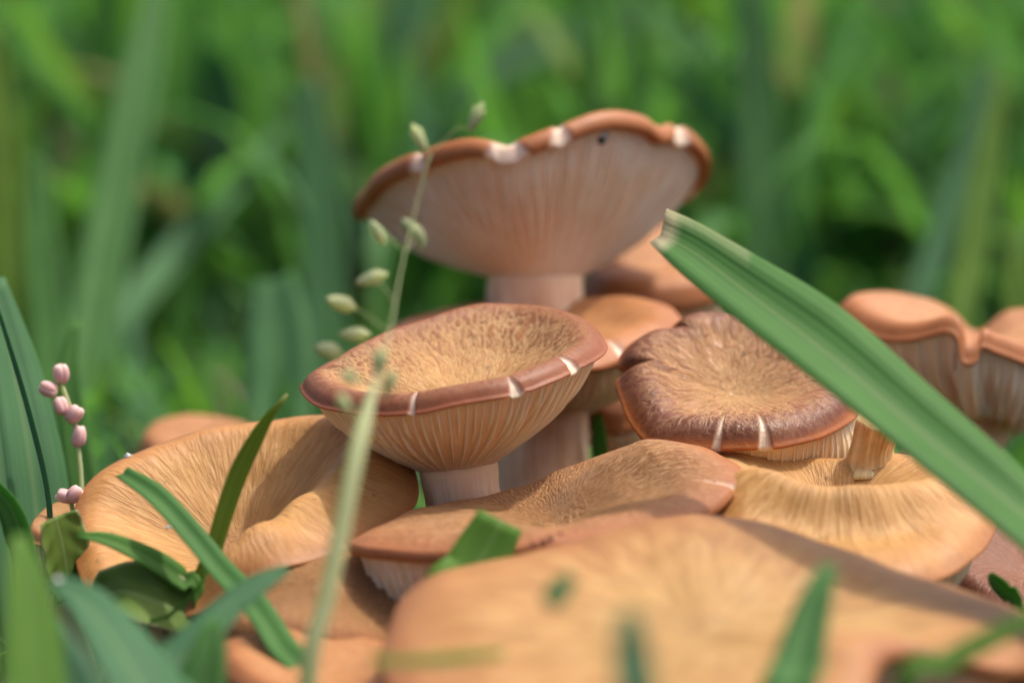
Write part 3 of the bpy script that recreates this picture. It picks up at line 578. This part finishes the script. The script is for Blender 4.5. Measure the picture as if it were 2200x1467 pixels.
flower('single wide pink bud pressed against the golden rim', [(160,1160,50.2),(158,1110,50.2),(152,1075,50.2)], [(140,1066,50.2,-1,-.4,0.18,0.14),(160,1062,50.1,.6,-.6,0.18,0.15)])
flower('lone pink bud on a thin stalk low among bluish blades', [(212,1500,42.0),(216,1440,42.0),(226,1385,42.0),(229,1365,42.0)], [(229,1352,42.0,0,-1,0.15,0.13)])

# ---------------------------------------------------------------- seed heads of grass
def panicle(label, stempts, rad, spikes, d_sp=0.11):
    path = [P(x, y, d) for x, y, d in stempts]
    if path[0][2] > 0: g = path[0].copy(); g[2] = -0.3; path.insert(0, g)
    t_ = thing('grass_seed_head', (path[0][0], path[0][1], 0), label, 'grass')
    c = catmull(path, 60, closed=False); v, f, _ = tube(c, np.interp(c[:,2]-P(795,870,41.2)[2], [-9,-0.3,0.5,6], [rad,rad*0.9,rad*0.10,rad*0.06]), 12); z = np.zeros(len(v))
    obj('stalk', v, f, M['straw'], t_, attrs={'tint': ('FLOAT', z+0.35), 'across': ('FLOAT', z+0.25), 'dry': ('FLOAT', z)})
    for (x, y, d, lx, ly, ln, rd, tn) in spikes:
        b = P(x, y, d); ax = nrm(RGT*lx-UPV*ly)
        v, f, q = ellip(b, ax, (ln, rd), 12, 12, pet=0.12, pw=1.5); z = np.zeros(len(v))
        so_ = obj('spikelet', v, f, M['straw'], t_, attrs={'tint': ('FLOAT', z+tn), 'across': ('FLOAT', z+0.25), 'dry': ('FLOAT', z)})
        for sgn in (-1, 1):
            sd = nrm(np.cross(ax, FWD))*sgn
            v, f, q = ellip(b+sd*rd*0.5-ax*ln*0.15, nrm(ax+sd*0.25), (ln*0.8, rd*0.6), 8, 8, pw=1.5); z = np.zeros(len(v))
            obj('glume', v, f, M['straw'], so_, attrs={'tint': ('FLOAT', z+tn*0.7), 'across': ('FLOAT', z+0.25), 'dry': ('FLOAT', z)})
        below = c[c[:,2] < b[2]-0.15]; cand = below if len(below) else c
        k = cand[np.argmin(np.linalg.norm(cand-b, axis=1))]
        pv, pf, _ = tube(catmull([k, k*0.4+b*0.6+UPV*0.06, b-ax*ln*0.9], 8, closed=False), np.full(8, 0.009), 6); z = np.zeros(len(pv))
        obj('branchlet', pv, pf, M['straw'], so_, attrs={'tint': ('FLOAT', z+0.1), 'across': ('FLOAT', z+0.25), 'dry': ('FLOAT', z)})
panicle('pale blurred grass seed head whose thick stalk crosses the focused cap', [(660,1480,39.8),(700,1290,40),(735,1130,40.3),(765,980,40.7),(790,880,41.2),(818,790,41.8),(840,700,42.6),(858,600,43.4),(880,500,44),(905,400,44.3),(925,330,44.4)], 0.145,
    [(740,868,41.2,-.5,-1,0.20,0.08,0.5),(815,780,41.8,.2,-1,0.26,0.10,0.35),(836,825,41.7,.3,-1,0.26,0.08,0.3),(752,812,41.5,-.8,-.5,0.18,0.08,0.4),
     (900,296,44.4,-.5,-1,0.26,0.085,0.8),(1022,252,44.4,.5,-1,0.28,0.085,0.6),(798,598,44.5,1,-.3,0.29,0.10,0.8),(733,652,44.5,1,.3,0.27,0.12,1.0),(762,718,44.5,1,0,0.27,0.10,0.7),(705,752,44.5,1,.2,0.25,0.12,0.6),(885,492,44.2,.6,.6,0.24,0.10,0.3),(812,500,44.6,.6,1,0.24,0.09,0.7),(905,512,44.2,.1,1,0.2,0.07,0.2)])

# ---------------------------------------------------------------- insect and lint
def insect():
    c = P(1293,300,54.95); t_ = thing('small_beetle', c, 'tiny black insect clinging under the rim of the tall funnel', 'insect')
    for nm, dx, dy, l, r in (('abdomen',0,0,0.12,0.085),('thorax',6,-8,0.05,0.045),('head',10,-15,0.035,0.032)):
        v, f, _ = ellip(P(1293+dx,300+dy,54.95), RGT*0.6+UPV, (l, r), 10, 12); obj(nm, v, f, M['insect'], t_)
    for k in range(3):
        for sg in (-1, 1):
            a = P(1295+k*3, 300-k*5, 54.95); b = a + RGT*sg*0.10+UPV*(0.03*(k-1))+FWD*0.04
            v, f, _ = tube(catmull([a, (a+b)/2+UPV*0.03, b], 6, closed=False), np.full(6, 0.009), 6); obj('leg', v, f, M['insect'], t_)
insect()
for x, y, d, r, lab in ((275,980,50.75,0.07,'white speck of fluff caught behind the golden rim'), (361,1132,47.6,0.045,'white crumb resting on the golden cap beside the slender blade'), (125,1246,41.2,0.06,'white crumb on the tip of the wide bluish blade')):
    v, f, _ = ellip(P(x, y, d), (1,0.2,0.4), (r, r*0.6), 10, 14, pet=0.45); v = v + rng.normal(0, r*0.14, v.shape); o = obj('lint_speck', v, f, M['lint']); tag(o, lab, 'speck')

# ---------------------------------------------------------------- grass behind
def big_back():
    G = 'tall blurred blades behind the mushrooms'
    L = [
     ('long pale blade leaning right behind the golden cap', [(150,960,72,110),(200,700,75,110),(245,450,78,105),(300,180,81,90),(340,-40,84,50)], 0.5, 15),
     ('upright light blade between pink buds and the long pale blade', [(118,900,68,80),(110,700,70,86),(92,520,72,80),(75,330,74,30)], 0.58, 20),
     ('slanting blade crossing low behind the pink buds', [(230,760,80,70),(300,640,82,74),(400,520,85,70),(520,380,88,56),(640,250,91,20)], 0.25, 25),
     ('crumpled pale blade catching sky light at upper left', [(400,520,92,80),(440,380,92,100),(490,260,92,110),(470,150,92,90),(420,90,92,40)], 0.22, 35),
     ('yellow-green blade cut by the left edge', [(20,700,76,70),(10,450,77,76),(0,250,78,70),(-20,60,79,40)], 0.9, 10),
     ('broad deep green blade rising behind the focused cap', [(590,1000,64,150),(600,860,65,150),(600,720,66,140),(590,600,67,90)], 0.3, 15),
     ('green blade standing just left of the tall funnel', [(700,900,76,100),(700,650,78,100),(690,400,80,95),(660,180,82,60)], 0.3, 20),
     ('saturated green blade above the tall funnel', [(1300,600,88,70),(1305,350,90,72),(1312,150,92,70),(1320,-20,94,40)], 0.72, 15),
     ('pale wide blade arching across the top centre', [(900,420,95,60),(960,250,96,80),(1080,140,97,90),(1250,80,98,80),(1420,20,99,50)], 0.2, 20),
     ('pale upright blade right of the tall funnel', [(1650,760,82,90),(1640,500,84,95),(1630,250,86,90),(1620,-40,88,70)], 0.42, 15),
     ('bluish blade slanting down to the pale upright one', [(1750,640,88,80),(1660,430,89,70),(1560,270,90,60),(1450,140,91,26)], 0.15, 20),
     ('vivid green blade above the wavy orange cap', [(2060,760,72,70),(2090,560,74,72),(2120,360,76,60),(2155,150,78,20)], 0.86, 18),
     ('dull blade leaning beside the vivid green one', [(1960,720,80,70),(2020,520,82,66),(2080,320,84,50),(2140,100,86,16)], 0.2, 25),
     ('withered brown-grey stalk at the upper right', [(1930,560,96,30),(1930,330,98,32),(1910,130,99,34),(1880,-40,100,30)], 1.0, 0),
     ('vivid blade half cut by the right edge', [(2190,900,70,80),(2195,700,71,84),(2185,560,72,50),(2170,470,73,14)], 0.88, 10),
     ('broad grey-green blade beyond the panicle', [(760,420,98,90),(800,250,99,100),(860,100,100,90),(930,-40,101,60)], 0.2, 30),
    ]
    for lab, pts, tint, roll in L:
        blade(lab, [(x, y, d+6, w_) for x, y, d, w_ in pts], tint=tint, roll=roll, fold=0.35, group=G, thick=0.03)
big_back()

def lawn(name, count, dmin, dmax, hmin, hmax, wmin, wmax, label, seed, dens=1.0):
    g = np.random.default_rng(seed); n = 7
    d = dmin + (dmax-dmin)*g.random(count)**dens
    count_px = (-1600, 3800); px = g.uniform(*count_px, count); h = g.uniform(hmin, hmax, count); wd = g.uniform(wmin, wmax, count)
    x = (px-1100)*KPX*d; y = CAM[1] + d*math.cos(PITCH)
    keep = ~((np.abs(x-1.0) < 11.5) & (y > -16) & (y < 10))      # nothing grows through the caps
    d, h, wd, x, y = d[keep], h[keep], wd[keep], x[keep], y[keep]; count = int(keep.sum())
    az = g.uniform(0, 2*math.pi, count); lean = np.abs(g.normal(0.35, 0.35, count)); bend = np.abs(g.normal(0.45, 0.5, count))
    t = np.linspace(0, 1, n)[None,:]
    th = lean[:,None] + bend[:,None]*t**1.5*1.6                      # angle from upright
    dl = h[:,None]/(n-1)
    hx = np.cumsum(np.sin(th)*dl, 1); hz = np.cumsum(np.cos(th)*dl, 1)
    c = np.stack([x[:,None]+hx*np.cos(az)[:,None], y[:,None]+hx*np.sin(az)[:,None], hz-0.8], -1)
    fa = az+math.pi/2+g.normal(0, 0.6, count)
    s = np.stack([np.cos(fa), np.sin(fa), np.zeros(count)], -1)[:,None,:]
    tan = nrm(np.gradient(c, axis=1)); u = nrm(np.cross(s, tan))
    wp = (1-t**2.2)*np.minimum(1, 0.55+t*2)
    W = (wd[:,None]*wp)[...,None]*0.5
    ring = np.stack([c-s*W, c+u*W*0.35, c+s*W], 2)                   # folded blades
    v = ring.reshape(-1,3)
    f1 = grid_faces(n, 3, closed=False)
    f = (f1[None]+ (np.arange(count)*n*3)[:,None,None]).reshape(-1,4)
    tint = np.clip(g.normal(0.4, 0.27, count), 0, 0.95); tint[g.random(count) < 0.05] = 1.0
    o = obj(name, v, f, M['grass'], base=(0,0,0), attrs={'tint': ('FLOAT', np.repeat(tint, n*3)), 'across': ('FLOAT', np.tile([0,.5,1], count*n)), 'dry': ('FLOAT', np.zeros(len(v)))})
    o['kind'] = 'stuff'; tag(o, label, 'grass')
lawn('lawn_grass', 2300, 97, 140, 7, 18, 0.9, 2.4, 'dense blurred green lawn filling the background', 3)
lawn('far_lawn_grass', 7500, 125, 420, 12, 24, 1.0, 2.4, 'far lawn fading into a soft green wall', 4, dens=1.6)
lawn('low_turf', 4200, 36, 100, 1.5, 5.0, 0.25, 0.8, 'low turf around the feet of the mushrooms', 5)

for x, y, r in ((1146,1170,0.05),(1168,1164,0.06),(1182,1156,0.055),(1204,1146,0.04)):
    v, f, _ = ellip(P(x, y, 44.4), rng.normal(size=3), (r, r*0.75), 8, 10, pet=0.25); v = v + rng.normal(0, r*0.08, v.shape)
    tag(obj('soil_crumb', v, f, M['crumb']), 'dark soil crumb stuck to the near rim of the wavy brown cap', 'soil crumb', 'soil crumbs on the wavy cap')
